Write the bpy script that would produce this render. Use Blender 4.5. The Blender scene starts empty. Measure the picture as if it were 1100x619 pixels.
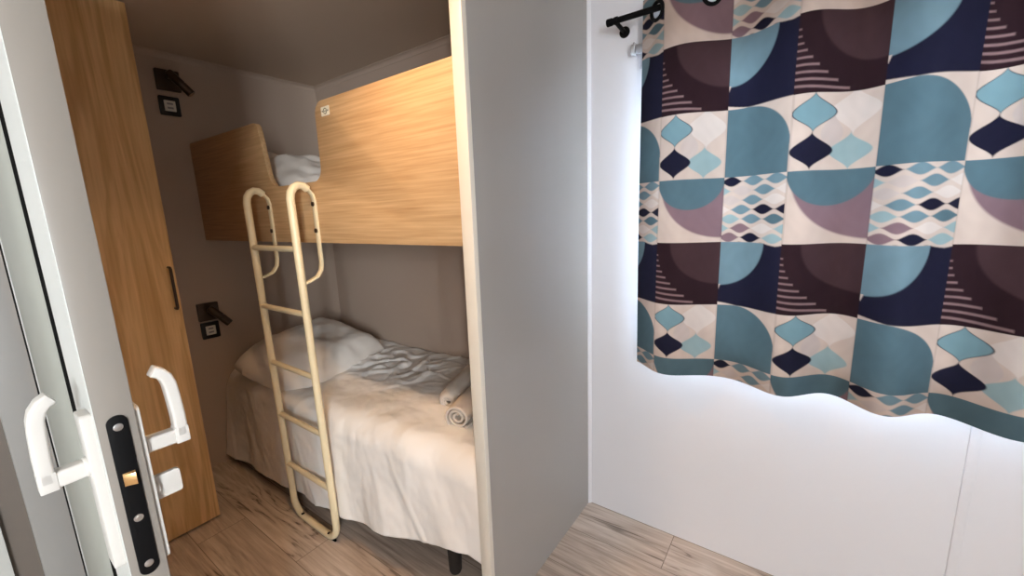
import bpy, bmesh, math, random
import numpy as np
from mathutils import Vector, Matrix, noise

random.seed(7)
COL = bpy.context.scene.collection
PI = math.pi
ORI = {}          # world origin of every object (children are built around their thing's base)

# ------------------------------------------------------------------ helpers
def tag(o, label=None, cat=None, group=None, kind=None):
    if label: o['label'] = label
    if cat: o['category'] = cat
    if group: o['group'] = group
    if kind: o['kind'] = kind
    return o

def thing(name, loc, label, cat, group=None, kind=None):
    o = bpy.data.objects.new(name, None)
    o.empty_display_size = .05
    COL.objects.link(o)
    o.location = loc
    ORI[o] = Vector(loc)
    return tag(o, label, cat, group, kind)

class MB:
    """collects shapes in world coordinates, then links them as ONE mesh"""
    def __init__(s): s.v = []; s.f = []
    def add(s, vs, fs):
        n = len(s.v); s.v += [tuple(v) for v in vs]; s.f += [tuple(i + n for i in f) for f in fs]
    def box(s, x0, x1, y0, y1, z0, z1):
        vs = [(x, y, z) for x in (x0, x1) for y in (y0, y1) for z in (z0, z1)]
        s.add(vs, [(0,1,3,2),(4,6,7,5),(0,4,5,1),(2,3,7,6),(0,2,6,4),(1,5,7,3)])
    def tube(s, pts, r, n=16, closed=False, caps=True, flat=None):
        pts = [Vector(p) for p in pts]; m = len(pts)
        rr = r if hasattr(r, '__len__') else [r] * m
        tan = []
        for i in range(m):
            a = pts[(i-1) % m] if (closed or i) else pts[0]
            b = pts[(i+1) % m] if (closed or i < m-1) else pts[-1]
            tan.append((b - a).normalized())
        t0 = tan[0]; up = Vector((0,0,1)) if abs(t0.z) < .9 else Vector((1,0,0))
        nrm = (up - t0 * up.dot(t0)).normalized()
        rings = []
        for i in range(m):
            t = tan[i]; nrm = (nrm - t * nrm.dot(t)).normalized(); b = t.cross(nrm)
            if flat:   # fixed section: half sizes along a given axis and its normal
                ax = Vector(flat[2]); ax = (ax - t * ax.dot(t)).normalized(); bx = t.cross(ax)
                sec = [ax*flat[0]*sx + bx*flat[1]*sy for sx, sy in ((1,.7),(.8,1),(-.8,1),(-1,.7),(-1,-.7),(-.8,-1),(.8,-1),(1,-.7))]
                rings.append([pts[i] + q for q in sec])
            else:
                rings.append([pts[i] + (nrm*math.cos(2*PI*k/n) + b*math.sin(2*PI*k/n)) * rr[i] for k in range(n)])
        k = len(rings[0]); vs = [v for R_ in rings for v in R_]; fs = []
        for i in range(m if closed else m-1):
            j = (i+1) % m
            for q in range(k):
                fs.append((i*k+q, i*k+(q+1) % k, j*k+(q+1) % k, j*k+q))
        if caps and not closed:
            fs.append(tuple(reversed(range(k)))); fs.append(tuple((m-1)*k+q for q in range(k)))
        s.add(vs, fs)
    def cyl(s, p0, p1, r, n=24, bev=0.0):
        p0, p1 = Vector(p0), Vector(p1); d = (p1-p0); L = d.length; d = d/L
        if bev:
            s.tube([p0, p0+d*bev*.3, p0+d*bev, p1-d*bev, p1-d*bev*.3, p1], [r-bev, r-bev*.3, r, r, r-bev*.3, r-bev], n)
        else: s.tube([p0, p1], r, n)
    def prism(s, poly, axis, a, b):
        """poly: 2-D outline; axis: the extruded axis; the outline lies in the other two (in xyz order)"""
        def P(u, v, w):
            return {'x': (w, u, v), 'y': (u, w, v), 'z': (u, v, w)}[axis]
        n = len(poly)
        vs = [P(u, v, a) for u, v in poly] + [P(u, v, b) for u, v in poly]
        s.add(vs, [tuple(range(n)), tuple(reversed(range(n, 2*n)))] + [(i, (i+1) % n, n+(i+1) % n, n+i) for i in range(n)])
    def build(s, name, mat, parent=None, bevel=0, seg=2, smooth=35, kind=None):
        o0 = ORI[parent] if parent else Vector((0,0,0))
        me = bpy.data.meshes.new(name)
        me.from_pydata([(v[0]-o0.x, v[1]-o0.y, v[2]-o0.z) for v in s.v], [], s.f)
        bm = bmesh.new(); bm.from_mesh(me)
        bmesh.ops.recalc_face_normals(bm, faces=bm.faces[:])
        if bevel:
            es = [e for e in bm.edges if len(e.link_faces) == 2 and e.calc_face_angle(0) > math.radians(30)]
            bmesh.ops.bevel(bm, geom=es, offset=bevel, segments=seg, profile=.5, affect='EDGES', clamp_overlap=True)
        bm.to_mesh(me); bm.free()
        if smooth:
            for p in me.polygons: p.use_smooth = True
            me.set_sharp_from_angle(angle=math.radians(smooth))
        return link(name, me, mat, parent, kind)

def link(name, me, mat, parent=None, kind=None):
    o = bpy.data.objects.new(name, me); COL.objects.link(o)
    if mat: me.materials.append(mat)
    if parent:
        o.parent = parent; ORI[o] = ORI[parent]
    else: ORI[o] = Vector((0,0,0))
    if kind: o['kind'] = kind
    return o

def grid_mesh(name, P, mat, parent=None, smooth=True):
    """P: array [nu][nv] of world points"""
    o0 = ORI[parent] if parent else Vector((0,0,0))
    nu, nv = len(P), len(P[0])
    vs = [(p[0]-o0.x, p[1]-o0.y, p[2]-o0.z) for row in P for p in row]
    fs = [(i*nv+j, (i+1)*nv+j, (i+1)*nv+j+1, i*nv+j+1) for i in range(nu-1) for j in range(nv-1)]
    me = bpy.data.meshes.new(name); me.from_pydata(vs, [], fs)
    if smooth:
        for p in me.polygons: p.use_smooth = True
    return link(name, me, mat, parent)

def arc(cx, cy, r, a0, a1, n=6):
    return [(cx + r*math.cos(math.radians(a0+(a1-a0)*i/n)), cy + r*math.sin(math.radians(a0+(a1-a0)*i/n))) for i in range(n+1)]

def rrect(u0, u1, v0, v1, r, n=5):
    return (arc(u1-r, v0+r, r, -90, 0, n) + arc(u1-r, v1-r, r, 0, 90, n) + arc(u0+r, v1-r, r, 90, 180, n) + arc(u0+r, v0+r, r, 180, 270, n))

def srgb(r, g, b):
    f = lambda c: (c/255/12.92) if c/255 <= .04045 else ((c/255+.055)/1.055)**2.4
    return (f(r), f(g), f(b), 1)

def interp(x, xs, ys): return float(np.interp(x, xs, ys))

# ------------------------------------------------------------------ materials
def new_mat(name):
    m = bpy.data.materials.new(name); m.use_nodes = True
    nt = m.node_tree; b = nt.nodes['Principled BSDF']
    return m, nt, b

def plain(name, c, rough=.5, metal=0, bump=0, bscale=200, spec=.5, var=.04):
    m, nt, b = new_mat(name)
    tc = nt.nodes.new('ShaderNodeTexCoord'); nz = nt.nodes.new('ShaderNodeTexNoise')
    nz.inputs['Scale'].default_value = 6; nz.inputs['Detail'].default_value = 5
    nt.links.new(tc.outputs['Object'], nz.inputs['Vector'])
    mx = nt.nodes.new('ShaderNodeMix'); mx.data_type = 'RGBA'
    mx.inputs['A'].default_value = (c[0]*(1-var), c[1]*(1-var), c[2]*(1-var), 1)
    mx.inputs['B'].default_value = (min(1,c[0]*(1+var)), min(1,c[1]*(1+var)), min(1,c[2]*(1+var)), 1)
    nt.links.new(nz.outputs['Fac'], mx.inputs['Factor']); nt.links.new(mx.outputs['Result'], b.inputs['Base Color'])
    b.inputs['Roughness'].default_value = rough; b.inputs['Metallic'].default_value = metal
    b.inputs['Specular IOR Level'].default_value = spec
    if bump:
        n2 = nt.nodes.new('ShaderNodeTexNoise'); n2.inputs['Scale'].default_value = bscale; n2.inputs['Detail'].default_value = 4
        nt.links.new(tc.outputs['Object'], n2.inputs['Vector'])
        bp = nt.nodes.new('ShaderNodeBump'); bp.inputs['Strength'].default_value = bump; bp.inputs['Distance'].default_value = .002
        nt.links.new(n2.outputs['Fac'], bp.inputs['Height']); nt.links.new(bp.outputs['Normal'], b.inputs['Normal'])
    return m

def wood(name, light, dark, axis, rough=.45, seed=0, figure=22, depth=.10, fine_k=.75):
    m, nt, b = new_mat(name); N = nt.nodes.new; L = nt.links.new
    tc = N('ShaderNodeTexCoord')
    def noise_at(sx, sy, sz, sc, det, dist=0.0):
        mp = N('ShaderNodeMapping'); mp.inputs['Scale'].default_value = (sx, sy, sz); mp.inputs['Location'].default_value = (seed, seed*1.7, seed*.3)
        L(tc.outputs['Object'], mp.inputs['Vector'])
        t = N('ShaderNodeTexNoise'); t.inputs['Scale'].default_value = sc; t.inputs['Detail'].default_value = det; t.inputs['Distortion'].default_value = dist
        L(mp.outputs['Vector'], t.inputs['Vector']); return t
    k = {'x': (.09,1,1), 'z': (1,1,.09)}[axis]
    big = noise_at(*k, 9, 4, 1.6)           # wide cathedral figure
    fine = noise_at(*[q if q == 1 else .03 for q in k], 120, 5)
    wv = N('ShaderNodeMath'); wv.operation = 'MULTIPLY'; wv.inputs[1].default_value = figure
    L(big.outputs['Fac'], wv.inputs[0])
    sn = N('ShaderNodeMath'); sn.operation = 'SINE'; L(wv.outputs[0], sn.inputs[0])
    a = N('ShaderNodeMath'); a.operation = 'MULTIPLY_ADD'; a.inputs[1].default_value = depth; a.inputs[2].default_value = .33
    L(sn.outputs[0], a.inputs[0])
    c = N('ShaderNodeMath'); c.operation = 'MULTIPLY_ADD'; c.inputs[1].default_value = fine_k; c.inputs[2].default_value = -.5*fine_k+.155; L(fine.outputs['Fac'], c.inputs[0])
    s_ = N('ShaderNodeMath'); s_.operation = 'ADD'; s_.use_clamp = True; L(a.outputs[0], s_.inputs[0]); L(c.outputs[0], s_.inputs[1])
    mx = N('ShaderNodeMix'); mx.data_type = 'RGBA'; mx.inputs['A'].default_value = light; mx.inputs['B'].default_value = dark
    L(s_.outputs[0], mx.inputs['Factor']); L(mx.outputs['Result'], b.inputs['Base Color'])
    b.inputs['Roughness'].default_value = rough
    bp = N('ShaderNodeBump'); bp.inputs['Strength'].default_value = .12; bp.inputs['Distance'].default_value = .001
    L(fine.outputs['Fac'], bp.inputs['Height']); L(bp.outputs['Normal'], b.inputs['Normal'])
    return m

def floor_material():
    m, nt, b = new_mat('plank_floor'); N = nt.nodes.new; L = nt.links.new
    tc = N('ShaderNodeTexCoord')
    mp = N('ShaderNodeMapping'); mp.inputs['Location'].default_value = (.35, -.061, 0); L(tc.outputs['Object'], mp.inputs['Vector'])
    br = N('ShaderNodeTexBrick'); L(mp.outputs['Vector'], br.inputs['Vector'])
    br.inputs['Scale'].default_value = 1; br.inputs['Brick Width'].default_value = 1.22; br.inputs['Row Height'].default_value = .19
    br.inputs['Mortar Size'].default_value = .0016; br.inputs['Mortar Smooth'].default_value = .3; br.offset = .37; br.offset_frequency = 2
    br.inputs['Color1'].default_value = (0,0,0,1); br.inputs['Color2'].default_value = (1,1,1,1); br.inputs['Mortar'].default_value = (.5,.5,.5,1)
    # each plank gets its own offset of the grain
    ofs = N('ShaderNodeVectorMath'); ofs.operation = 'MULTIPLY_ADD'; ofs.inputs[1].default_value = (13, 7, 5)
    L(br.outputs['Color'], ofs.inputs[0]); L(tc.outputs['Object'], ofs.inputs[2])
    def nz(scl, sc, det, dist=0.0, rough=.5):
        q = N('ShaderNodeMapping'); q.inputs['Scale'].default_value = scl; L(ofs.outputs[0], q.inputs['Vector'])
        t = N('ShaderNodeTexNoise'); t.inputs['Scale'].default_value = sc; t.inputs['Detail'].default_value = det
        t.inputs['Distortion'].default_value = dist; t.inputs['Roughness'].default_value = rough
        L(q.outputs['Vector'], t.inputs['Vector']); return t
    big = nz((.16,1,1), 7, 4, 1.2); fine = nz((.05,1,1), 70, 6, .3, .6)
    wv = N('ShaderNodeMath'); wv.operation = 'MULTIPLY'; wv.inputs[1].default_value = 46; L(big.outputs['Fac'], wv.inputs[0])
    sn = N('ShaderNodeMath'); sn.operation = 'SINE'; L(wv.outputs[0], sn.inputs[0])
    mk = nz((.3,1,1), 2.6, 3)
    r1 = N('ShaderNodeValToRGB'); r1.color_ramp.elements[0].position = .5; r1.color_ramp.elements[1].position = .62; L(mk.outputs['Fac'], r1.inputs['Fac'])
    rg = N('ShaderNodeMath'); rg.operation = 'MULTIPLY'; L(sn.outputs[0], rg.inputs[0]); L(r1.outputs['Color'], rg.inputs[1])
    ramp = N('ShaderNodeValToRGB'); e = ramp.color_ramp.elements
    e[0].position = .25; e[0].color = srgb(219,205,193); e[1].position = .8; e[1].color = srgb(152,134,120)
    x = e.new(.5); x.color = srgb(195,177,162)
    mixv = N('ShaderNodeMath'); mixv.operation = 'MULTIPLY_ADD'; mixv.inputs[1].default_value = .10; L(rg.outputs[0], mixv.inputs[0]); L(fine.outputs['Fac'], mixv.inputs[2])
    tone = N('ShaderNodeMath'); tone.operation = 'MULTIPLY_ADD'; tone.inputs[1].default_value = .16
    L(br.outputs['Color'], tone.inputs[0]); sub = N('ShaderNodeMath'); sub.operation = 'SUBTRACT'; sub.inputs[1].default_value = .08
    L(mixv.outputs[0], sub.inputs[0]); L(sub.outputs[0], tone.inputs[2]); L(tone.outputs[0], ramp.inputs['Fac'])
    # dark rough cracks of the printed grain
    cr = N('ShaderNodeMapRange'); cr.inputs['From Min'].default_value = .78; cr.inputs['From Max'].default_value = 1; cr.inputs['To Max'].default_value = .75
    L(rg.outputs[0], cr.inputs['Value'])
    fm = N('ShaderNodeMath'); fm.operation = 'MULTIPLY'; fr = N('ShaderNodeMapRange'); fr.inputs['From Min'].default_value = .42; fr.inputs['From Max'].default_value = .58
    L(fine.outputs['Fac'], fr.inputs['Value']); L(cr.outputs['Result'], fm.inputs[0]); L(fr.outputs['Result'], fm.inputs[1])
    dk = N('ShaderNodeMix'); dk.data_type = 'RGBA'; dk.inputs['B'].default_value = srgb(62,44,34)
    L(fm.outputs[0], dk.inputs['Factor']); L(ramp.outputs['Color'], dk.inputs['A'])
    gr = N('ShaderNodeMix'); gr.data_type = 'RGBA'; gr.inputs['B'].default_value = srgb(84,66,54)
    gf = N('ShaderNodeMath'); gf.operation = 'MULTIPLY'; gf.inputs[1].default_value = .7; L(br.outputs['Fac'], gf.inputs[0])
    L(gf.outputs[0], gr.inputs['Factor']); L(dk.outputs['Result'], gr.inputs['A'])
    L(gr.outputs['Result'], b.inputs['Base Color']); b.inputs['Roughness'].default_value = .5
    bp = N('ShaderNodeBump'); bp.inputs['Strength'].default_value = .15; bp.inputs['Distance'].default_value = .002; bp.invert = True
    L(br.outputs['Fac'], bp.inputs['Height']); L(bp.outputs['Normal'], b.inputs['Normal'])
    return m

def cloth(name, c, transl=.0, bump=.25, scale=700, rough=.9):
    m = plain(name, c, rough, bump=bump, bscale=scale, spec=.15, var=.02)
    return m

M_wall = plain('white_wall_panel', srgb(233,234,239), .42, bump=.05, bscale=60, var=.01)
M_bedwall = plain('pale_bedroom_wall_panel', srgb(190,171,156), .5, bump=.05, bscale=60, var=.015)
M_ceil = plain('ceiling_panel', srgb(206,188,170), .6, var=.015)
M_part = plain('grey_partition_panel', srgb(164,161,157), .38, bump=.04, bscale=80, var=.012)
M_edge = plain('pale_edge_trim', srgb(232,226,214), .4, var=.01)
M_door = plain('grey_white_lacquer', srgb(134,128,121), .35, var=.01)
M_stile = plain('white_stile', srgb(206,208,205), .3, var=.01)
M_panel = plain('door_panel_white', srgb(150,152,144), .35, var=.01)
M_handle = plain('white_handle_plastic', srgb(200,197,192), .3, var=.005)
M_black = plain('black_rubber', (.004,.004,.004,1), .95, spec=.03)
M_blackmetal = plain('black_powder_coat', (.004,.004,.0045,1), .55, spec=.1)
M_steel = plain('zinc_steel', (.62,.62,.62,1), .3, 1)
M_brass = plain('brass', (.75,.48,.22,1), .28, 1)
M_jamb = plain('grey_jamb', srgb(134,132,129), .4)
M_brown = plain('taupe_wall', srgb(96,87,80), .55)
M_oakx = wood('oak_laminate_along', srgb(230,194,148), srgb(168,124,78), 'x', seed=3.1, figure=15, depth=.07, fine_k=1.05)
M_oakz = wood('oak_laminate_upright', srgb(242,206,152), srgb(190,146,94), 'z', seed=1.3, figure=26, depth=.22)
M_dark = plain('dark_plinth', srgb(42,36,32), .7)
M_ladder = plain('cream_enamel', srgb(234,217,180), .32, var=.015)
M_sheet = cloth('white_cotton', srgb(249,245,241))
M_pill = cloth('white_pillow_cotton', srgb(238,230,222))
M_towel = cloth('towel_terry', srgb(226,214,202), bump=.9, scale=420)
M_matt = cloth('mattress_ticking', srgb(200,196,190))
M_bronze = plain('dark_bronze_metal', srgb(84,71,61), .3, .75)
M_sockblack = plain('black_socket_plastic', (.006,.006,.006,1), .35)
M_sockwhite = plain('white_socket_insert', srgb(225,222,215), .4)
M_grey = plain('grey_blind_plastic', srgb(150,150,153), .4, .3)
M_lampglass, _nt, _b = new_mat('opal_lamp_glass')
_b.inputs['Base Color'].default_value = (.9,.85,.75,1); _b.inputs['Emission Color'].default_value = (1,.78,.5,1); _b.inputs['Emission Strength'].default_value = 2.0
M_floor = floor_material()
M_glass, _nt, _b = new_mat('window_glass')
_tr = _nt.nodes.new('ShaderNodeBsdfTransparent'); _gl = _nt.nodes.new('ShaderNodeBsdfGlossy'); _gl.inputs['Roughness'].default_value = .02
_fr = _nt.nodes.new('ShaderNodeFresnel'); _mx = _nt.nodes.new('ShaderNodeMixShader')
_tr.inputs['Color'].default_value = (.93,.96,.97,1)
_nt.links.new(_fr.outputs[0], _mx.inputs[0]); _nt.links.new(_tr.outputs[0], _mx.inputs[1]); _nt.links.new(_gl.outputs[0], _mx.inputs[2])
_nt.links.new(_mx.outputs[0], _nt.nodes['Material Output'].inputs['Surface'])

# ------------------------------------------------------------------ room
D = 1.583          # window wall
XL = -2.625        # wall with the reading lamps
XP = -0.733        # face of the partition
H = 2.175
XR, YF = 1.55, -1.95
WX0, WX1, WZ0, WZ1 = -.46, .62, .83, 1.86    # window opening

def struct(name, mb, mat, label, cat, bevel=0, parent=None):
    o = mb.build(name, mat, parent, bevel)
    return tag(o, label, cat, kind='structure')

b = MB(); b.box(XL-.1, XR+.1, YF-.1, D+.1, -.1, 0)
struct('floor', b, M_floor, 'grey brown wood plank floor running under the bed and along the white wall', 'floor')
b = MB(); b.box(XL-.1, XR+.1, YF-.1, D+.1, H, H+.1)
struct('ceiling', b, M_ceil, 'plain low ceiling above the bunk beds', 'ceiling')
b = MB()
b.box(XP-.02, WX0, D, D+.1, 0, H); b.box(WX1, XR+.1, D, D+.1, 0, H); b.box(WX0, WX1, D, D+.1, 0, WZ0); b.box(WX0, WX1, D, D+.1, WZ1, H)
struct('wall_back', b, M_wall, 'bright white wall panel behind the patterned curtain', 'wall')
b = MB(); b.box(XL-.1, XP-.02, D, D+.1, 0, H)
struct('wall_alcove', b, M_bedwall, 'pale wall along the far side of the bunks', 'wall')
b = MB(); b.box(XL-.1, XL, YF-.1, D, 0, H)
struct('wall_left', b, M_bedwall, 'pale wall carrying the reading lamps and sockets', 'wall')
b = MB(); b.box(XR, XR+.1, -1.05, D, 0, H); b.box(XR, XR+.1, YF, -1.75, 0, H); b.box(XR, XR+.1, -1.75, -1.05, 0, .95); b.box(XR, XR+.1, -1.75, -1.05, 1.95, H)
struct('wall_right', b, M_wall, 'white wall to the right of the window', 'wall')
b = MB()
b.box(XL, XR+.1, YF-.1, YF, 0, H)
struct('wall_front', b, M_wall, 'white wall behind the doorway with a wide window', 'wall')
b = MB(); b.box(XL, -1.47, -.045, .012, 0, H)
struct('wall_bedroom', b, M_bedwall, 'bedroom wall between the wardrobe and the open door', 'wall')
b = MB(); b.box(-1.47, -1.415, YF, -.017, 0, H)
struct('wall_hall', b, plain('hall_wall_paint', srgb(168,168,164), .5), 'white hall wall left of the door hinge', 'wall')
b = MB(); b.box(-1.47, -1.42, .024, .125, 0, H)
struct('trim_1', b, M_jamb, 'grey door jamb at the hinge side', 'door jamb', .003)
b = MB(); b.box(-1.47, -1.428, -.017, .024, 0, H)
struct('trim_2', b, M_brown, 'taupe strip between the door jamb and the hall wall', 'trim')

# partition
b = MB(); b.box(XP-.036, XP, .853, D, 0, H)
part = struct('wall_partition', b, M_part, 'grey partition panel standing between the bunks and the window', 'partition wall')
b = MB(); b.prism([(XP-.0385,.85),(XP+.0015,.85),(XP+.0015,.868),(XP-.0001,.868),(XP-.0001,.8529),(XP-.0361,.8529),(XP-.0361,.868),(XP-.0385,.868)], 'z', .0, H)
tag(b.build('edge_trim', M_edge, part, .0006), 'cream edge profile capping the partition')

# corner and ceiling trims
b = MB(); b.prism([(XP, D), (XP, D-.012), (XP+.003, D-.0122), (XP+.012, D-.003), (XP+.012, D)], 'z', 0, H)
struct('trim_3', b, M_wall, 'thin white corner bead where the partition meets the window wall', 'trim')
cove = [(0,0),(0,-.024),(.003,-.024)] + [(.024-.021*math.cos(math.radians(t)), -.024+.021*math.sin(math.radians(t))) for t in range(0,91,15)] + [(.024,0)]
b = MB(); b.prism([(XL+u, H+v) for u, v in cove], 'y', .013, D)
struct('trim_4', b, M_bedwall, 'ceiling cove strip above the reading lamps', 'trim')
b = MB(); b.prism([(D-u, H+v) for u, v in cove], 'x', XL, XP-.036)
struct('trim_5', b, M_bedwall, 'ceiling cove strip above the upper bunk', 'trim')
b = MB(); b.prism([(.418,D),(.419,D-.004),(.423,D-.006),(.437,D-.006),(.441,D-.004),(.442,D)], 'z', 0, H)
struct('trim_6', b, M_wall, 'slim white joint strip on the wall below the curtain', 'trim')

# window behind the curtain and daylight window behind the viewer
def make_window(name, x0, x1, z0, z1, y0, y1, label, turn=False):
    w = thing(name, ((x0+x1)/2, (y0+y1)/2, z0), label, 'window', kind='structure')
    f = MB(); t = .045; ym0, ym1 = y0+.03, y1-.02
    f.box(x0, x1, ym0, ym1, z0, z0+t); f.box(x0, x1, ym0, ym1, z1-t, z1); f.box(x0, x0+t, ym0, ym1, z0+t, z1-t); f.box(x1-t, x1, ym0, ym1, z0+t, z1-t)
    xm = (x0+x1)/2; f.box(xm-.025, xm+.025, ym0, ym1, z0+t, z1-t)
    if turn:
        w.location = (w.location.y, w.location.x, w.location.z); ORI[w] = Vector(w.location); f.v = [(q[1], q[0], q[2]) for q in f.v]
    f.build('window_frame', M_stile, w, .003, kind='structure')
    for a, c in ((x0+t, xm-.025), (xm+.025, x1-t)):
        g = MB(); yc = (ym0+ym1)/2; g.box(a-.005, c+.005, yc-.002, yc+.002, z0+t-.005, z1-t+.005)
        if turn: g.v = [(q[1], q[0], q[2]) for q in g.v]
        g.build('pane', M_glass, w, kind='structure')
make_window('window_1', WX0, WX1, WZ0, WZ1, D, D+.1, 'bright window hidden behind the patterned curtain')
make_window('window_2', -1.75, -1.05, .95, 1.95, XR, XR+.1, 'daylight window in the right wall behind the doorway', True)

# ------------------------------------------------------------------ open door with its handles
door = thing('door_1', (-1.37, .1, 0), 'white door standing open at the left edge, lock plate facing out', 'door', kind='structure')
Y0, Y1, XE = .082, .121, -.72
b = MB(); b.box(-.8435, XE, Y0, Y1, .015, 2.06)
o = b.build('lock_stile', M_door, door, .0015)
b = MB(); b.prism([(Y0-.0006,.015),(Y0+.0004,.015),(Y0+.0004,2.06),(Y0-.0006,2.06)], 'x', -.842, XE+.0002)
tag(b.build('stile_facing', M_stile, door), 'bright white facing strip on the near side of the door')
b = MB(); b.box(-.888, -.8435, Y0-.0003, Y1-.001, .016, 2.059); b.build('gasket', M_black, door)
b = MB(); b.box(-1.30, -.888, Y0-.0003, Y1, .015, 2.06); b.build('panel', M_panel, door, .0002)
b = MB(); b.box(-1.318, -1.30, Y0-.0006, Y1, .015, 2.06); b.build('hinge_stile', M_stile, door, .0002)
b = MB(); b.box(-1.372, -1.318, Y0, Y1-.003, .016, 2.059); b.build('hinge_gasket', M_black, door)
b = MB(); b.box(-1.42, -1.372, .105, .119, .3, .36); b.box(-1.42, -1.372, .105, .119, 1.7, 1.76)
b.build('hinge', M_steel, door, .003)
# lock plate
yc = .1016; zb, zt, w = .867, 1.107, .0108
pl = MB(); pl.prism(arc(yc, zt-w, w, 0, 180, 12) + arc(yc, zb+w, w, 180, 360, 12), 'x', XE-.001, XE+.0022)
pl = pl.build('lock_plate', M_blackmetal, door, .0006)
for z in (1.091, .884):
    s = MB(); s.tube([(XE+.0018,yc,z),(XE+.0030,yc,z),(XE+.0034,yc,z)], [.0052,.0050,.0038], 18)
    s.tube([(XE+.0032,yc,z),(XE+.0037,yc,z)], .0016, 6)
    tag(s.build('screw', M_steel, pl), 'silver screw in the black lock plate')
s = MB(); s.prism([(.0955,1.007),(.1085,1.007),(.1085,1.0255),(.0955,1.0255)], 'x', XE+.001, XE+.0024)
s.add([(XE+.0024,.0965,1.008),(XE+.0024,.1075,1.008),(XE+.0024,.1075,1.0245),(XE+.0024,.0965,1.0245),(XE+.003,.0965,1.0075),(XE+.0095,.1075,1.0075),(XE+.0095,.1075,1.0245),(XE+.003,.0965,1.0245)],
      [(0,1,2,3),(4,5,6,7),(0,1,5,4),(1,2,6,5),(2,3,7,6),(3,0,4,7)])
tag(s.build('latch_bolt', M_brass, pl, .0006), 'brass latch bolt')
s = MB(); s.tube([(XE+.0015,yc,.956),(XE+.0026,yc,.956)], .0052, 18); s.tube([(XE+.002,yc,.956),(XE+.0034,yc,.956)], .003, 6)
tag(s.build('spindle_hole', M_steel, pl), 'small steel bolt hole')

def lever_handle(name, side, label):
    """side -1: on the near face (towards -Y), +1: on the far face"""
    yf = Y0 if side < 0 else Y1
    S = lambda d: yf + side*d
    xc = -.7445
    h = MB(); z0, z1 = (.893, 1.116) if side < 0 else (.872, 1.108)
    a, c = sorted((S(.0002), S(.012 if side < 0 else .006)))
    h.prism(rrect(xc-.019, xc+.019, z0, z1, .006), 'y', a, c)
    hp = h.build('handle_plate', M_handle, door, .0015)
    zn = 1.043
    k = MB(); k.tube([(xc, S(.004), zn), (xc, S(.012), zn), (xc, S(.05), zn-.001)], None or .01, flat=(.0095,.0105,(1,0,0)))
    k.cyl((xc, S(.006), zn), (xc, S(.016 if side < 0 else .010), zn), .0135, 24, .0015)
    k.box(xc-.0105, xc+.0105, *sorted((S(.040), S(.0565))), zn-.0125, zn+.012)
    path = [(xc, S(.0485), zn-.002), (xc, S(.0485), zn+.03), (xc, S(.047), zn+.06), (xc, S(.0455), zn+.080), (xc, S(.0425), zn+.091), (xc, S(.037), zn+.099), (xc, S(.029), zn+.104)]
    k.tube(path, .01, flat=(.0105,.0078,(1,0,0)))
    k.build('lever', M_handle, hp, .0012)
    if side > 0:
        t = MB(); t.prism(rrect(S(.006), S(.038), .956, .992, .004), 'x', xc-.004, xc+.004)
        t.cyl((xc, S(.004), .975), (xc, S(.012), .975), .011, 24, .001)
        t.build('turn_latch', M_handle, hp, .0012)
    hp['label'] = label
lever_handle('a', -1, 'near white handle plate with its lever turned up')
lever_handle('b', 1, 'far white handle plate with lever turned up and a turn latch')

# ------------------------------------------------------------------ wardrobe
XW = -2.13
wr = thing('wardrobe', ((XL+XW)/2, .29, 0), 'tall oak wardrobe with a slim dark pull, beside the open white door', 'wardrobe')
b = MB(); b.box(XL+.003, XW-.045, .03, .545, .0, .055); tag(b.build('plinth', M_dark, wr), 'dark recessed plinth')
b = MB(); b.box(XL+.003, XW-.022, .018, .5675, .055, H-.003); b.build('carcass', M_oakz, wr, .001)
b = MB(); b.box(XW-.02, XW, .016, .568, .012, H-.006)
d = b.build('wardrobe_door', M_oakz, wr, .0012)
b = MB(); b.tube([(XW,.548,1.178),(XW+.02,.548,1.178),(XW+.026,.548,1.172),(XW+.026,.548,1.012),(XW+.02,.548,1.006),(XW,.548,1.006)], .0055, 12)
tag(b.build('door_handle', M_bronze, d), 'dark bronze bar pull')

# ------------------------------------------------------------------ upper bunk
YB = .856
ub = thing('upper_bunk', (-1.68, 1.2, 1.26), 'upper bunk with oak guard board, a cut-out for the ladder and a white sticker', 'bunk bed')
xr = XP-.0395
poly = [(xr,1.262),(xr,1.752)]
poly += arc(-1.438+.045, 1.752-.045, .045, 90, 180, 8)                   # rounded corner right of the cut-out
poly += [(-1.44,1.56)] + arc(-1.44-.05, 1.488+.05, .05, 0, -90, 8)
poly += [(-1.76,1.488)] + [(-1.79,1.492),(-1.812,1.503),(-1.826,1.522),(-1.836,1.548),(-1.846,1.60),(-1.858,1.66),(-1.868,1.71)]
poly += [(-1.876,1.735),(-1.888,1.748),(-1.905,1.753)]
poly += [(XL+.004,1.757),(XL+.004,1.262)]
b = MB(); b.prism(poly, 'y', YB, YB+.02)
gb = b.build('guard_board', M_oakx, ub, .0012)
b = MB(); b.box(XL+.004, xr, YB+.021, D-.003, 1.268, 1.30); tag(b.build('bed_base', plain('bunk_underside', srgb(150,138,126), .6), ub), 'plain slab carrying the upper mattress')
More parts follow.
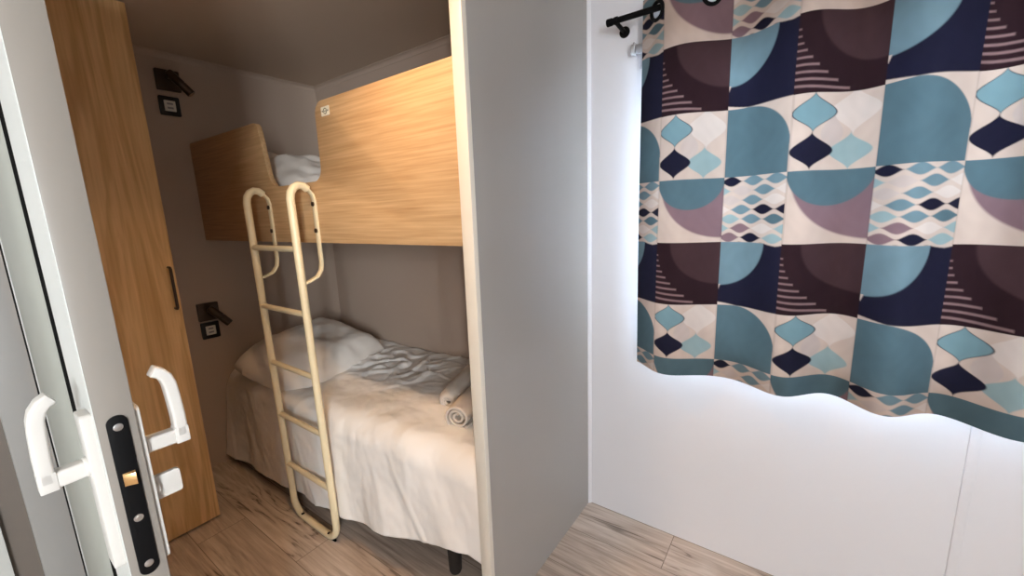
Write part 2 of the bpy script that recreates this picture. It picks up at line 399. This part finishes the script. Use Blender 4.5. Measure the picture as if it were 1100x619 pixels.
# sticker with a small pictogram
st = MB(); st.prism(rrect(-1.396,-1.347,1.699,1.729,.003), 'y', YB-.0008, YB+.0001)
st = st.build('sticker', plain('sticker_paper', srgb(238,228,205), .5), ub); st['label'] = 'small white sticker with a grey round pictogram'
s = MB(); s.tube([(-1.3715+.009*math.cos(2*PI*i/24), YB-.0009, 1.714+.009*math.sin(2*PI*i/24)) for i in range(24)], .0016, 6, closed=True)
s.box(-1.3765,-1.3665,YB-.0014,YB-.0006,1.7125,1.7155); s.box(-1.391,-1.384,YB-.0013,YB-.0006,1.712,1.7165); s.box(-1.359,-1.352,YB-.0013,YB-.0006,1.712,1.7165)
s.build('pictogram', plain('sticker_ink', srgb(120,118,100), .6), st)
b = MB(); b.box(XL+.012, xr-.01, YB+.026, D-.012, 1.301, 1.44); b.build('mattress', M_matt, ub, .03, 4)

# ------------------------------------------------------------------ soft shapes
def fbm(p, sc, oc=3):
    v = 0; a = 1
    for k in range(oc):
        v += a*noise.noise(Vector(p)*sc); sc *= 2.07; a *= .5
    return v

def pillow(name, label, c, sx, sy, th, rot, seed, crease=.012, mat=None):
    nu = nv = 61
    t = thing(name, c, label, 'pillow')
    rm = rot.to_matrix() if hasattr(rot, 'to_matrix') else rot
    vs, fs = [], []
    def pt(i, j, side):
        u = -1+2*i/(nu-1); v = -1+2*j/(nv-1)
        # soft rectangle with pinched corners
        cr = -.05*(u*u*v*v)
        x = u*sx/2*(1-.07*(1-v*v)*0+ cr); y = v*sy/2*(1-.06*u*u + cr)
        h = ((1-u**4)*(1-v**4))**.55
        h *= th/2
        w = fbm((x*1.0+seed, y+seed*.3, side*.7), 5.5, 3)*crease*(.35+h/th*1.6)
        ridg = abs(noise.noise(Vector((x*7+seed, y*3.2, side+seed))))*crease*.9*min(1, h/th*3)
        z = side*(h + (w - ridg)*1.0)
        if side < 0: z *= .32
        return rm @ Vector((x, y, z)) + Vector(c)
    for side in (1, -1):
        n = len(vs)
        for i in range(nu):
            for j in range(nv): vs.append(pt(i, j, side))
        for i in range(nu-1):
            for j in range(nv-1):
                q = (n+i*nv+j, n+(i+1)*nv+j, n+(i+1)*nv+j+1, n+i*nv+j+1)
                fs.append(q if side > 0 else tuple(reversed(q)))
    me = bpy.data.meshes.new(name); me.from_pydata([tuple(v-Vector(c)) for v in vs], [], fs)
    bm = bmesh.new(); bm.from_mesh(me); bmesh.ops.remove_doubles(bm, verts=bm.verts[:], dist=.0012); bmesh.ops.recalc_face_normals(bm, faces=bm.faces[:]); bm.to_mesh(me); bm.free()
    for p in me.polygons: p.use_smooth = True
    link('pillow_case', me, mat or M_pill, t)
    return t

from mathutils import Euler
pillow('pillow', 'white crumpled pillow seen through the gap of the upper bunk', (-2.17, 1.17, 1.535), .66, .52, .26, Euler((0, .22, .1)), 4.2, .03)

# ------------------------------------------------------------------ lower bed
bed = thing('lower_bunk', (-1.68, 1.2, 0), 'lower bunk bed on dark legs under the guard board', 'bed')
b = MB(); b.box(XL+.02, XP-.05, .93, D-.01, .2, .28); b.build('bed_frame', M_dark, bed, .004)
b = MB(); b.box(XL+.015, XP-.05, .875, D-.01, .281, .475); b.build('mattress_body', M_matt, bed, .04, 4)
for x, y in ((-1.0,.955),(-2.45,.955),(-1.0,1.5),(-2.45,1.5)):
    b = MB(); b.tube([(x,y,.0),(x,y,.01),(x,y,.2)], [.02,.024,.03], 20); b.build('leg', M_dark, bed)

# duvet: cross-section swept along the bed, with folds
dv_hx = [-2.62,-2.45,-2.2,-1.95,-1.63,-1.4,-1.2,-1.1,-1.0,-.92,-.85,-.78]
dv_hz = [.045,.055,.068,.078,.104,.135,.165,.18,.195,.215,.215,.2]
dv_hy = [.792,.792,.80,.81,.812,.818,.83,.84,.862,.885,.90,.90]
NX, NT = 330, 190
P = []
for i in range(NX):
    x = XL+.012 + (XP-.045-XL-.012)*i/(NX-1)
    hz, hy = interp(x, dv_hx, dv_hz), interp(x, dv_hx, dv_hy)
    top = .545 + .02*math.sin((x+2.6)*1.7) + .012*math.sin(x*5.1+1)
    endd = max(0, 1-(x-XL-.012)/.10)                      # rolls down towards the lamp wall
    top -= .09*(1-math.sqrt(max(0, 1-endd**2)))
    yfr = interp(x, [-2.6,-1.5,-1.1,-.9], [.862,.866,.88,.925]) + .006*math.sin(x*4)                        # where it turns over the front edge
    R = .085
    row = []
    # section pieces: top, arc, hang
    L1 = (D-.012)-(yfr+R*.6); L2 = R*PI/2; L3 = top-R-hz
    T = L1+L2+L3
    for j in range(NT):
        s = T*j/(NT-1)
        if s < L1: y = D-.012-s; z = top + .012*math.sin(PI*s/L1); ny, nz = 0, 1
        elif s < L1+L2:
            a = (s-L1)/R; yy = yfr+R*.6
            y = yy - R*math.sin(a); z = top-R+R*math.cos(a); ny, nz = -math.sin(a), math.cos(a)
        else:
            q = (s-L1-L2)/max(1e-4, L3); ys = yfr+R*.6-R
            y = ys + (hy-ys)*(q**1.2); z = top-R-(s-L1-L2); ny, nz = -1, .1
        # folds
        hang = min(1, max(0, (s-L1)/(L2+L3)))
        w = fbm((x*1.0, y*1.2+z*.6, 3.3), 4.2, 4)*.011
        w += hang**1.2*(.006*math.sin(x*17+3.2*math.sin(x*4.1)+z*5) + .012*fbm((x*1.3+z*.5, z*.45, 9.1), 4.2, 3) + .004*max(0, 1-abs(noise.noise(Vector((x*5.2+z*2.6, z*.9-x*.6, 4.4))))*6))
        # sharp pulled creases running diagonally over the top
        fade = 1-min(1, max(0, (s-L1)/L2))
        if s < L1+L2:
            g = noise.noise(Vector((x*4.2-y*3.1, x*1.1+y*1.8, 7.7)))
            w += fade*.010*max(0, 1-abs(g)*7)*(.5+.5*noise.noise(Vector((x*2.3, y*2.1, 1.2))))
            m_ = math.exp(-((x+1.75)/.32)**2-((y-1.33)/.18)**2)       # rumpled patch beside the pillow
            w += fade*m_*(.022*max(0, 1-abs(noise.noise(Vector((x*8-y*5, x*3+y*9, 2.1))))*4.5) + .014*fbm((x,y,0), 9, 3))
        # rounded swag at the foot end
        if x > -1.1: w += .022*hang*math.exp(-((x+.9)/.09)**2)
        row.append((x, y+ny*w, max(.03, z+nz*w)))
    P.append(row)  # one section of the cover
dv = thing('duvet', (-1.68, 1.2, .5), 'rumpled white duvet spread over the lower bunk', 'duvet')
o = grid_mesh('duvet_cover', P, M_sheet, dv)
sm = o.modifiers.new('thick', 'SOLIDIFY'); sm.thickness = .012; sm.offset = -1

pillow('pillow', 'large white pillow leaning against the lamp wall on the lower bunk', (-2.155, 1.115, .605), .54, .62, .27, Euler((math.radians(7), math.radians(12), math.radians(14))), 1.7, .016)

# rolled towels
def towel(p0, p1, r, label, seed, rnd):
    p0, p1 = Vector(p0), Vector(p1)
    ax = (p1-p0).normalized(); side = ax.cross(Vector((0,0,1))).normalized(); up = side.cross(ax)
    t = thing('rolled_towel', tuple(p0), label, 'towel', 'rolled towels at the foot of the bed')
    # spiral sheet with thickness
    nturn, per = 2.7, 36; n = int(nturn*per); nl = 30; th = .0085
    outl = []
    for k in range(n+1):
        a = 2*PI*k/per; rad = .006 + (r-.006)*k/n
        outl.append((a, rad))
    vs, fs = [], []
    for l in range(nl+1):
        f = l/nl; e = 1-rnd*(abs(2*f-1)**9)
        for a, rad in outl:
            rr = rad*e*(1+.07*noise.noise(Vector((f*5+seed, a*.5, seed))))
            endp = .006*noise.noise(Vector((a*.9, seed, f)))*(1 if l in (0, nl) else 0) + (-.10*(r-rad) if l == 0 else 0)*0
            q = p0.lerp(p1, f) + ax*(endp + (.25*(rad-r) if l == nl else -.25*(rad-r) if l == 0 else 0)*.4) + (side*math.cos(a+seed) + up*math.sin(a+seed)*.93)*rr
            vs.append(tuple(q-p0))
    m_ = len(outl)
    for l in range(nl):
        for k in range(m_-1): fs.append((l*m_+k, l*m_+k+1, (l+1)*m_+k+1, (l+1)*m_+k))
    me = bpy.data.meshes.new('towel_roll'); me.from_pydata(vs, [], fs)
    for p in me.polygons: p.use_smooth = True
    o = link('towel_roll', me, M_towel, t)
    sm = o.modifiers.new('thick', 'SOLIDIFY'); sm.thickness = th; sm.offset = -1
    return t
TOWELS = [((-1.114,1.085,.614), (-1.217,1.385,.624), .047, 'rolled white towel, the farther of the two, lying slantwise by the partition', .4, .55),
          ((-.997,1.010,.612), (-1.052,1.215,.616), .050, 'rolled white towel, the nearer one, spiral end facing out', 1.3, .08)]
for a in TOWELS: towel(*a)

# ------------------------------------------------------------------ ladder
lad = thing('bunk_ladder', (-1.675, .77, 0), 'cream tubular bunk ladder hooked on the guard board', 'ladder')
YR, XA, XB, ztop, YH = .765, -1.85, -1.503, 1.475, .8425
def rail_path():
    r = .075; pts = []
    for (x, ysd) in ((XA, 0),):
        pass
    top = lambda x: [(x, YH-.0, ztop-.012)] + [(x, (YR+YH)/2 + (YH-YR)/2*math.cos(t), ztop-.05 + .05*math.sin(t)) for t in [PI*.25, PI*.4, PI*.55, PI*.7, PI*.85, PI]]
    left = top(XA) ; right = top(XB)
    bot = [(XA+r-r*math.cos(t), YR+.012, .016+r-r*math.sin(t)) for t in np.linspace(0, PI/2, 7)] + [(XB-r+r*math.sin(t), YR+.012, .016+r-r*math.cos(t)) for t in np.linspace(0, PI/2, 7)]
    return left[1:] + [(XA, YR+.003, 1.1), (XA, YR+.008, .5)] + bot + [(XB, YR+.008, .5), (XB, YR+.003, 1.1)] + list(reversed(right[1:]))
b = MB(); b.tube(rail_path(), .0142, 18); rail = b.build('side_rail', M_ladder, lad)
for z in (1.246, 1.0, .749, .506, .262):
    yy = YR + .012*(1.3-z)/1.3
    b = MB(); b.cyl((XA, yy, z), (XB, yy, z), .0112, 16); b.build('rung', M_ladder, lad)
for x in (XA, XB):
    zs = ztop-.05+.05*math.sin(PI*.25); ys = (YR+YH)/2+(YH-YR)/2*math.cos(PI*.25)
    pts = [(x, ys, zs), (x, YH+.004, zs-.018), (x, YH+.009, zs-.04), (x, YH+.009, 1.19), (x, YH+.004, 1.16), (x, YH-.014, 1.136), (x, YR+.03, 1.122), (x, YR, 1.116)]
    b = MB(); b.tube(pts, .01, flat=(.011,.0045,(1,0,0)))
    hk = b.build('hook_bracket', M_ladder, lad)
    for z in (1.407, 1.309):
        s = MB(); s.cyl((x, YH+.006, z), (x, YH-.001, z), .0085, 16, .0015); tag(s.build('bolt', M_bronze, hk), 'dark bolt')
for x in (XA+.075, XB-.06):
    s = MB(); s.tube([(x, YR+.012, .030), (x+.004, YR+.002, .036)], .004, 8); s.build('foot_clip', M_black, rail)
for x in (XB-.012,):
    s = MB(); s.tube([(x-.05, YR+.014, .006), (x-.03, YR+.014, .006), (x-.012, YR+.014, .007)], [.005,.0058,.005], 14); s.build('foot_pad', M_black, rail)

# ------------------------------------------------------------------ reading lamps and sockets
def children(o): return [c for c in bpy.data.objects if c.parent == o]
def copy_tree(o, loc, label):
    r = o.copy(); COL.objects.link(r); r.location = loc; r['label'] = label
    for c in children(o):
        k = c.copy(); COL.objects.link(k); k.parent = r
        for g in children(c):
            q = g.copy(); COL.objects.link(q); q.parent = k
    return r
lamp = thing('reading_lamp', (XL, .806, .88), 'bronze reading lamp on the wall above the lower bunk', 'wall lamp', 'reading lamps on the bedside wall')
yl, zl = .808, .88
b = MB(); b.prism(rrect(yl-.048, yl+.048, zl-.048, zl+.048, .004), 'x', XL+.0005, XL+.022); bpL = b.build('back_plate', M_bronze, lamp, .002)
b = MB(); b.cyl((XL+.02, yl, zl+.012), (XL+.055, yl, zl+.012), .007, 16, .001); b.cyl((XL+.048, yl, zl+.012), (XL+.07, yl, zl+.012), .011, 20, .002); b.build('swivel_arm', M_bronze, lamp)
h0 = Vector((XL+.066, yl-.012, zl+.03)); h1 = Vector((XL+.10, yl+.062, zl-.068)); dd = (h1-h0)
b = MB(); b.tube([h0, h0+dd*.03, h0+dd*.1, h0+dd*.55, h0+dd*.56, h0+dd*.60, h0+dd*.61, h0+dd*.98, h1], [.010,.0165,.0195,.0195,.018,.018,.0195,.0195,.0185], 24)
hd = b.build('lamp_head', M_bronze, lamp)
b = MB(); b.tube([h1-dd*.02, h1+dd*.012], .0145, 20); tag(b.build('lens', plain('lamp_lens', srgb(190,160,130), .2), hd), 'pale lens in the end of the lamp head')
copy_tree(lamp, (XL, .806, 2.048), 'bronze reading lamp on the wall above the upper bunk, near the ceiling')

soc = thing('power_socket', (XL, .806, .776), 'black socket with white insert just under the lower reading lamp', 'socket', 'sockets under the reading lamps')
ys_, zs_ = .806, .776
fr = MB(); fr.prism(rrect(ys_-.042, ys_+.042, zs_-.045, zs_+.045, .006), 'x', XL+.0005, XL+.012); fr.build('frame', M_sockblack, soc, .002)
iv = MB(); iv.prism(rrect(ys_-.023, ys_+.023, zs_-.025, zs_+.025, .003), 'x', XL+.010, XL+.0145); iv = iv.build('insert', M_sockwhite, soc, .0008)
for dz in (-.010, .010):
    s = MB(); s.prism(rrect(ys_-.012, ys_+.012, zs_+dz-.0045, zs_+dz+.0045, .001), 'x', XL+.0135, XL+.0149); tag(s.build('port', M_grey, iv), 'grey port slot')
copy_tree(soc, (XL, .8, 1.929), 'black socket with white insert just under the upper reading lamp')

# ------------------------------------------------------------------ ceiling lamp of the bedroom (lights the bunks)
LX, LY = -.88, .52
cl = thing('ceiling_lamp', (LX, LY, H), 'small warm ceiling lamp in front of the bunks', 'ceiling lamp')
b = MB(); b.tube([(LX,LY,H-.0005),(LX,LY,H-.012),(LX,LY,H-.02)], [.075,.075,.068], 32); b.build('lamp_base', M_bronze, cl)
b = MB(); b.tube([(LX,LY,H-.0185),(LX,LY,H-.026),(LX,LY,H-.03)], [.058,.056,.045], 32); b.build('diffuser', M_lampglass, cl)

# ------------------------------------------------------------------ curtain
CR = srgb(194,174,162); NAVY = srgb(26,26,44); MAR = srgb(40,24,29); MAR2 = srgb(62,43,46); TEAL = srgb(80,103,112)
TEAL2 = srgb(104,127,136); PALE = srgb(140,161,163); MAUVE = srgb(124,99,105); WHITE = srgb(203,189,181); BEIGE = srgb(186,170,163); STR = srgb(128,102,102)
BREAK = [-.61,-.42,-.229,-.054,.143,.314,.50,.68,.87]
ROWS = [2.264,2.057,1.850,1.643,1.436,1.227,1.012,.815,.608]          # row borders from the top
KIND = ['drops','bowl','dark','drops','bowl','dark','drops','bowl']
nx, nz = 620, 640
xs = np.linspace(-.505, .715, nx); zs_arr = np.linspace(2.035, .752, nz)
X, Z = np.meshgrid(xs, zs_arr, indexing='ij')
colr = np.zeros((nx, nz, 3)); colr[:] = CR[:3]
def put(mask, soft, c):
    a = np.clip(mask/soft+.5, 0, 1)[..., None]
    colr[:] = colr*(1-a) + np.array(c[:3])*a
def hash_(i, j, k=0): return random.Random(i*131+j*17+k).random()
ci = np.clip(np.searchsorted(BREAK, X, side='right')-1, 0, len(BREAK)-2); B = np.array(BREAK)
U = (X-B[ci])/(B[ci+1]-B[ci])
Rw = np.array(ROWS); ri = np.clip(np.searchsorted(-Rw, -Z, side='right')-1, 0, len(ROWS)-2)
V = (Rw[ri]-Z)/(Rw[ri]-Rw[ri+1])            # 0 at the top of a tile
isA = (ci % 2 == 1)
kd = np.array([{'drops':0,'bowl':1,'dark':2}[k] for k in KIND])[ri]
S = .016                                     # softness of printed edges, in tile units
def on(mask, val): return np.where(mask, val, -9)
def onion(u0, v0, hw, hh, u, v):
    t = np.clip((v-v0)/hh, -1, 1)            # -1 top tip .. 1 bottom tip
    w = hw*(0.5+0.5*np.cos(PI*np.sign(t)*np.abs(t)**.95))**.95
    w = np.where(np.abs(v-v0) <= hh, w, -.2)
    return w-np.abs(u-u0)
# drops tile
m = isA & (kd == 0)
put(on(m, onion(.72,.24,.27,.31,U,V)), S, WHITE); put(on(m, onion(.48,.52,.13,.30,U,V)), S, BEIGE)
put(on(m, onion(.70,.76,.245,.25,U,V)), S, PALE)
put(on(m, onion(.255,.25,.265,.262,U,V)), S, NAVY); put(on(m, onion(.255,.25,.250,.252,U,V)), S, srgb(112,141,149)); put(on(m, onion(.25,.745,.255,.25,U,V)), S, NAVY)
# teal quarter tile: top right corner fully rounded
m = (~isA) & (kd == 0)
q = np.minimum(1.0-np.sqrt((np.clip(U-.30,0,None)/.70)**2+(np.clip(.62-V,0,None)/.62)**2), .99-U+.005)
put(on(m, np.where((U > .30) & (V < .62), q*.7, .99-U)), S, TEAL)
# bowl tile: mauve quarter, teal half disc above it
m = isA & (kd == 1)
put(on(m, .5*(1-np.sqrt(((1-U)/.97)**2+(np.clip(V,0,None)/.93)**2))), S, MAUVE)
put(on(m, .5*(1-np.sqrt(((U-.5)/.52)**2+((V+.02)/.50)**2))), S, TEAL)
# leaf lattice tile
m = (~isA) & (kd == 1)
pal = [WHITE, NAVY, PALE, BEIGE, TEAL2, MAR, TEAL2, PALE, WHITE, MAUVE, NAVY, TEAL]
lat_rows = 7
for r in range(-1, lat_rows+1):
    for c in range(-1, 4):
        cu = (c+.35+(.5 if r % 2 else 0))*.36; cv = (r+.5)/lat_rows
        t = (U-cu)/.185; hgt = .074*(0.5+.5*np.cos(PI*np.clip(t,-1,1)))**.8
        hgt = np.where(np.abs(t) <= 1, hgt, -.2)
        k = pal[int(hash_(r, c, 0)*len(pal)) % len(pal)]
        put(on(m, hgt-np.abs(V-cv)), S, k)
# dark tiles
m = isA & (kd == 2); put(on(m, np.full_like(U, 1.0)), S, MAR)
put(on(m, .5*(1-np.sqrt(((1-U)/.76)**2+(V/.66)**2))), S*1.5, MAR2)
for k in range(9):
    vv = .20+k*.088; ln = .03+.60*(k/8)**2.0
    put(on(m, np.minimum(.010+.006*k/8-np.abs(V-vv-.05*(U/.6)*(k/8)), ln-U)), S, STR)
m = (~isA) & (kd == 2); put(on(m, np.full_like(U, 1.0)), S, NAVY)
put(on(m, .5*(1-np.sqrt((U/.72)**2+(V/.68)**2))), S, TEAL2)
put(on(m, .035*(1-np.clip((V-.66)/.10,0,1))-U-np.where((V>.66)&(V<.76),0,9)), S, CR)
# cream sliver where the dark band bows at its top and bottom border
put(on((~isA) & (kd == 2), .05*np.clip((U-.72)/.28,0,1)**.6*(1-np.clip((U-.9)/.1,0,1)*.6)-V), S, CR)
put(on(~isA & (kd == 2), .05*np.clip(1-U*3,0,1)-(1-V)), S, CR)
# faint line between columns and a little wear in the print
ed = np.minimum(U, 1-U)
rng = np.random.default_rng(5)
cloudv = np.zeros_like(U)
for fr_, am in ((9,.05),(23,.04),(60,.03)):
    ph = rng.random(4)*9
    cloudv += am*np.sin(X*fr_*2.1+ph[0]+2*np.sin(Z*fr_*.7+ph[1]))*np.sin(Z*fr_*1.3+ph[2]+2*np.sin(X*fr_*.9+ph[3]))
colr *= .86*(1+cloudv[..., None]*.9)
sel = (ed < .012) & (kd != 2)
colr[sel] *= .86
# cloth surface
fx = [-.72,-.55,-.37,-.20,-.035,.095,.22,.345,.475,.60,.72]; fp = [-2,-1,0,1,2,3,4,5,6,7,8]
PH = np.interp(X, fx, fp)*PI
tt = (2.035-Z)/1.283
amp = .036 + .004*tt
YC = D-.085 - amp*np.cos(PH) - .006*np.sin(X*31+Z*2.2)*tt - .004*np.sin(Z*5+X*9)
XC = X.copy()
# hem height varies a little with the folds
ZC = Z
verts = np.stack([XC, YC, ZC], -1).reshape(-1, 3)
cur = thing('curtain', (0, D-.085, .75), 'geometric patterned eyelet curtain in navy, teal, maroon and cream hanging over the window', 'curtain')
o0 = ORI[cur]
idx = np.arange(nx*nz).reshape(nx, nz)
quads = np.stack([idx[:-1,:-1], idx[:-1,1:], idx[1:,1:], idx[1:,:-1]], -1).reshape(-1, 4)
ZR, YR_ = 1.988, D-.085
EYE = [-.447, -.284, -.117, .03, .158, .283, .41, .537, .66]
ctr = verts[quads].mean(1)
keep = np.ones(len(quads), bool)
for ex in EYE: keep &= ((ctr[:,0]-ex)**2*1.7+(ctr[:,2]-ZR+.011)**2) > .0225**2
quads = quads[keep]
me = bpy.data.meshes.new('curtain_cloth')
me.vertices.add(nx*nz); me.vertices.foreach_set('co', (verts-np.array(o0)).astype(np.float32).ravel())
me.loops.add(quads.size); me.loops.foreach_set('vertex_index', quads.astype(np.int32).ravel())
me.polygons.add(len(quads)); me.polygons.foreach_set('loop_start', np.arange(0, quads.size, 4, dtype=np.int32)); me.polygons.foreach_set('loop_total', np.full(len(quads), 4, dtype=np.int32))
me.polygons.foreach_set('use_smooth', np.ones(len(quads), bool))
me.update(calc_edges=True); me.validate()
at = me.color_attributes.new('print', 'FLOAT_COLOR', 'POINT')
at.data.foreach_set('color', np.concatenate([np.clip(colr,0,1), np.ones((nx,nz,1))], -1).astype(np.float32).ravel())
M_cur, nt, bs = new_mat('printed_curtain_cloth')
va = nt.nodes.new('ShaderNodeVertexColor'); va.layer_name = 'print'
ge = nt.nodes.new('ShaderNodeNewGeometry')
bk = nt.nodes.new('ShaderNodeMix'); bk.data_type = 'RGBA'; bk.inputs['Factor'].default_value = .72; bk.inputs['B'].default_value = (.78,.80,.84,1)
nt.links.new(va.outputs['Color'], bk.inputs['A'])
sw = nt.nodes.new('ShaderNodeMix'); sw.data_type = 'RGBA'
nt.links.new(ge.outputs['Backfacing'], sw.inputs['Factor']); nt.links.new(va.outputs['Color'], sw.inputs['A']); nt.links.new(bk.outputs['Result'], sw.inputs['B'])
nt.links.new(sw.outputs['Result'], bs.inputs['Base Color']); bs.inputs['Roughness'].default_value = .85; bs.inputs['Specular IOR Level'].default_value = .15
tr = nt.nodes.new('ShaderNodeBsdfTranslucent'); nt.links.new(va.outputs['Color'], tr.inputs['Color'])
ms = nt.nodes.new('ShaderNodeMixShader'); ms.inputs[0].default_value = .035
nt.links.new(bs.outputs[0], ms.inputs[1]); nt.links.new(tr.outputs[0], ms.inputs[2]); nt.links.new(ms.outputs[0], nt.nodes['Material Output'].inputs['Surface'])
tcn = nt.nodes.new('ShaderNodeTexCoord'); nz_ = nt.nodes.new('ShaderNodeTexNoise'); nz_.inputs['Scale'].default_value = 500
bpn = nt.nodes.new('ShaderNodeBump'); bpn.inputs['Strength'].default_value = .12; bpn.inputs['Distance'].default_value = .001
nt.links.new(tcn.outputs['Object'], nz_.inputs['Vector']); nt.links.new(nz_.outputs['Fac'], bpn.inputs['Height']); nt.links.new(bpn.outputs['Normal'], bs.inputs['Normal'])
cc = link('curtain_cloth', me, M_cur, cur)
def ycur(x, z):
    ph = float(np.interp(x, fx, fp))*PI; t_ = (2.035-z)/1.283
    return D-.085-(.036+.004*t_)*math.cos(ph)-.006*math.sin(x*31+z*2.2)*t_-.004*math.sin(z*5+x*9)
for ex in EYE:
    dy = (ycur(ex+.004, ZR)-ycur(ex-.004, ZR))/.008
    tx = Vector((1, dy, 0)).normalized()
    b = MB(); b.tube([Vector((ex, ycur(ex, ZR), ZR)) + tx*.0265*math.cos(2*PI*k/36) + Vector((0,0,-.011+.0265*math.sin(2*PI*k/36))) for k in range(36)], .006, 10, closed=True)
    tag(b.build('eyelet', M_blackmetal, cur), 'black eyelet ring')

# rod with end cap and bracket
rod = thing('curtain_rod', (-.6, YR_, ZR), 'black metal curtain rod with wall bracket', 'curtain rod')
b = MB(); b.cyl((-.60, YR_, ZR), (.80, YR_, ZR), .0098, 24); b.build('rod_tube', M_blackmetal, rod)
b = MB(); b.tube([(-.622,YR_,ZR),(-.620,YR_,ZR),(-.604,YR_,ZR),(-.602,YR_,ZR),(-.597,YR_,ZR),(-.597,YR_,ZR)], [.0105,.0125,.0125,.0110,.0110,.0098], 24); b.build('end_cap', M_blackmetal, rod)
for bx_ in (-.588, .765):
    b = MB(); b.tube([(bx_,D-.0005,ZR-.012),(bx_,D-.006,ZR-.012),(bx_,D-.009,ZR-.012)], [.019,.019,.016], 28); b.cyl((bx_, D-.006, ZR-.012), (bx_, YR_, ZR-.006), .0075, 16)
    b.tube([(bx_-.006,YR_,ZR),(bx_+.006,YR_,ZR)], .0125, 20); b.build('wall_bracket', M_blackmetal, rod, .0008)

# roller blind half hidden behind the curtain
rb = thing('roller_blind', (.1, D-.04, 1.9), 'grey roller blind tube peeping out beside the curtain edge', 'blind')
b = MB(); b.cyl((-.535, D-.028, 1.9), (.65, D-.028, 1.9), .0155, 24); b.build('blind_tube', M_grey, rb)
b = MB(); b.tube([(-.552,D-.028,1.9),(-.5505,D-.028,1.9),(-.539,D-.028,1.9),(-.537,D-.028,1.9)], [.016,.0185,.0185,.017], 24); b.box(-.548,-.541,D-.03,D-.0005,1.885,1.925); b.build('end_bracket', plain('pale_grey_plastic', srgb(176,176,178), .35), rb, .0008)
b = MB(); b.box(-.525,.64,D-.0135,D-.0125,1.838,1.9); b.cyl((-.525,D-.013,1.84),(.64,D-.013,1.84),.004,10); b.build('blind_fabric', plain('blind_cloth', srgb(188,188,194), .8), rb)

# ------------------------------------------------------------------ camera
yaw, pitch, roll = -.621776184, .182498799, -.0370952126
c, s = math.cos, math.sin
Fw = Vector((s(yaw)*c(pitch), c(yaw)*c(pitch), -s(pitch)))
R0 = Vector((c(yaw), -s(yaw), 0)); U0 = R0.cross(Fw)
Rv = c(roll)*R0 + s(roll)*U0; Uv = -s(roll)*R0 + c(roll)*U0
cam = bpy.data.cameras.new('camera'); co = bpy.data.objects.new('camera', cam); COL.objects.link(co)
mw = Matrix(((Rv.x,Uv.x,-Fw.x,0),(Rv.y,Uv.y,-Fw.y,0),(Rv.z,Uv.z,-Fw.z,1.35),(0,0,0,1)))
co.matrix_world = mw
cam.sensor_fit = 'HORIZONTAL'; cam.sensor_width = 36; cam.lens = 36*440.671502/1100; cam.clip_start = .02
bpy.context.scene.camera = co

# ------------------------------------------------------------------ light
def area(name, loc, direction, sx, sy, power, color):
    l = bpy.data.lights.new(name, 'AREA'); l.shape = 'RECTANGLE'; l.size = sx; l.size_y = sy; l.energy = power; l.color = color
    o = bpy.data.objects.new(name, l); COL.objects.link(o); o.location = loc
    o.rotation_euler = Vector(direction).to_track_quat('-Z', 'Y').to_euler(); return o
area('daylight_window', (.08, D+.30, 1.55), (0,-1,-.25), 1.1, 1.2, 410, (.80,.89,1))
area('daylight_side', (XR+.16, -1.4, 1.5), (-1,.62,-.06), .7, 1.0, 200, (.97,.985,1))
l = bpy.data.lights.new('bedroom_lamp', 'AREA'); l.shape = 'DISK'; l.size = .09; l.energy = 5.6; l.color = (1,.63,.34); l.spread = math.radians(122)
lo = bpy.data.objects.new('bedroom_lamp', l); COL.objects.link(lo); lo.location = (LX, LY, H-.034)
w = bpy.data.worlds.new('sky'); bpy.context.scene.world = w; w.use_nodes = True
bg = w.node_tree.nodes['Background']; bg.inputs['Color'].default_value = (.80,.90,1,1); bg.inputs['Strength'].default_value = 1.6
sc = bpy.context.scene
sc.view_settings.view_transform = 'Standard'; sc.view_settings.look = 'None'; sc.view_settings.gamma = 1; sc.view_settings.exposure = 0
sc.view_settings.use_curve_mapping = False
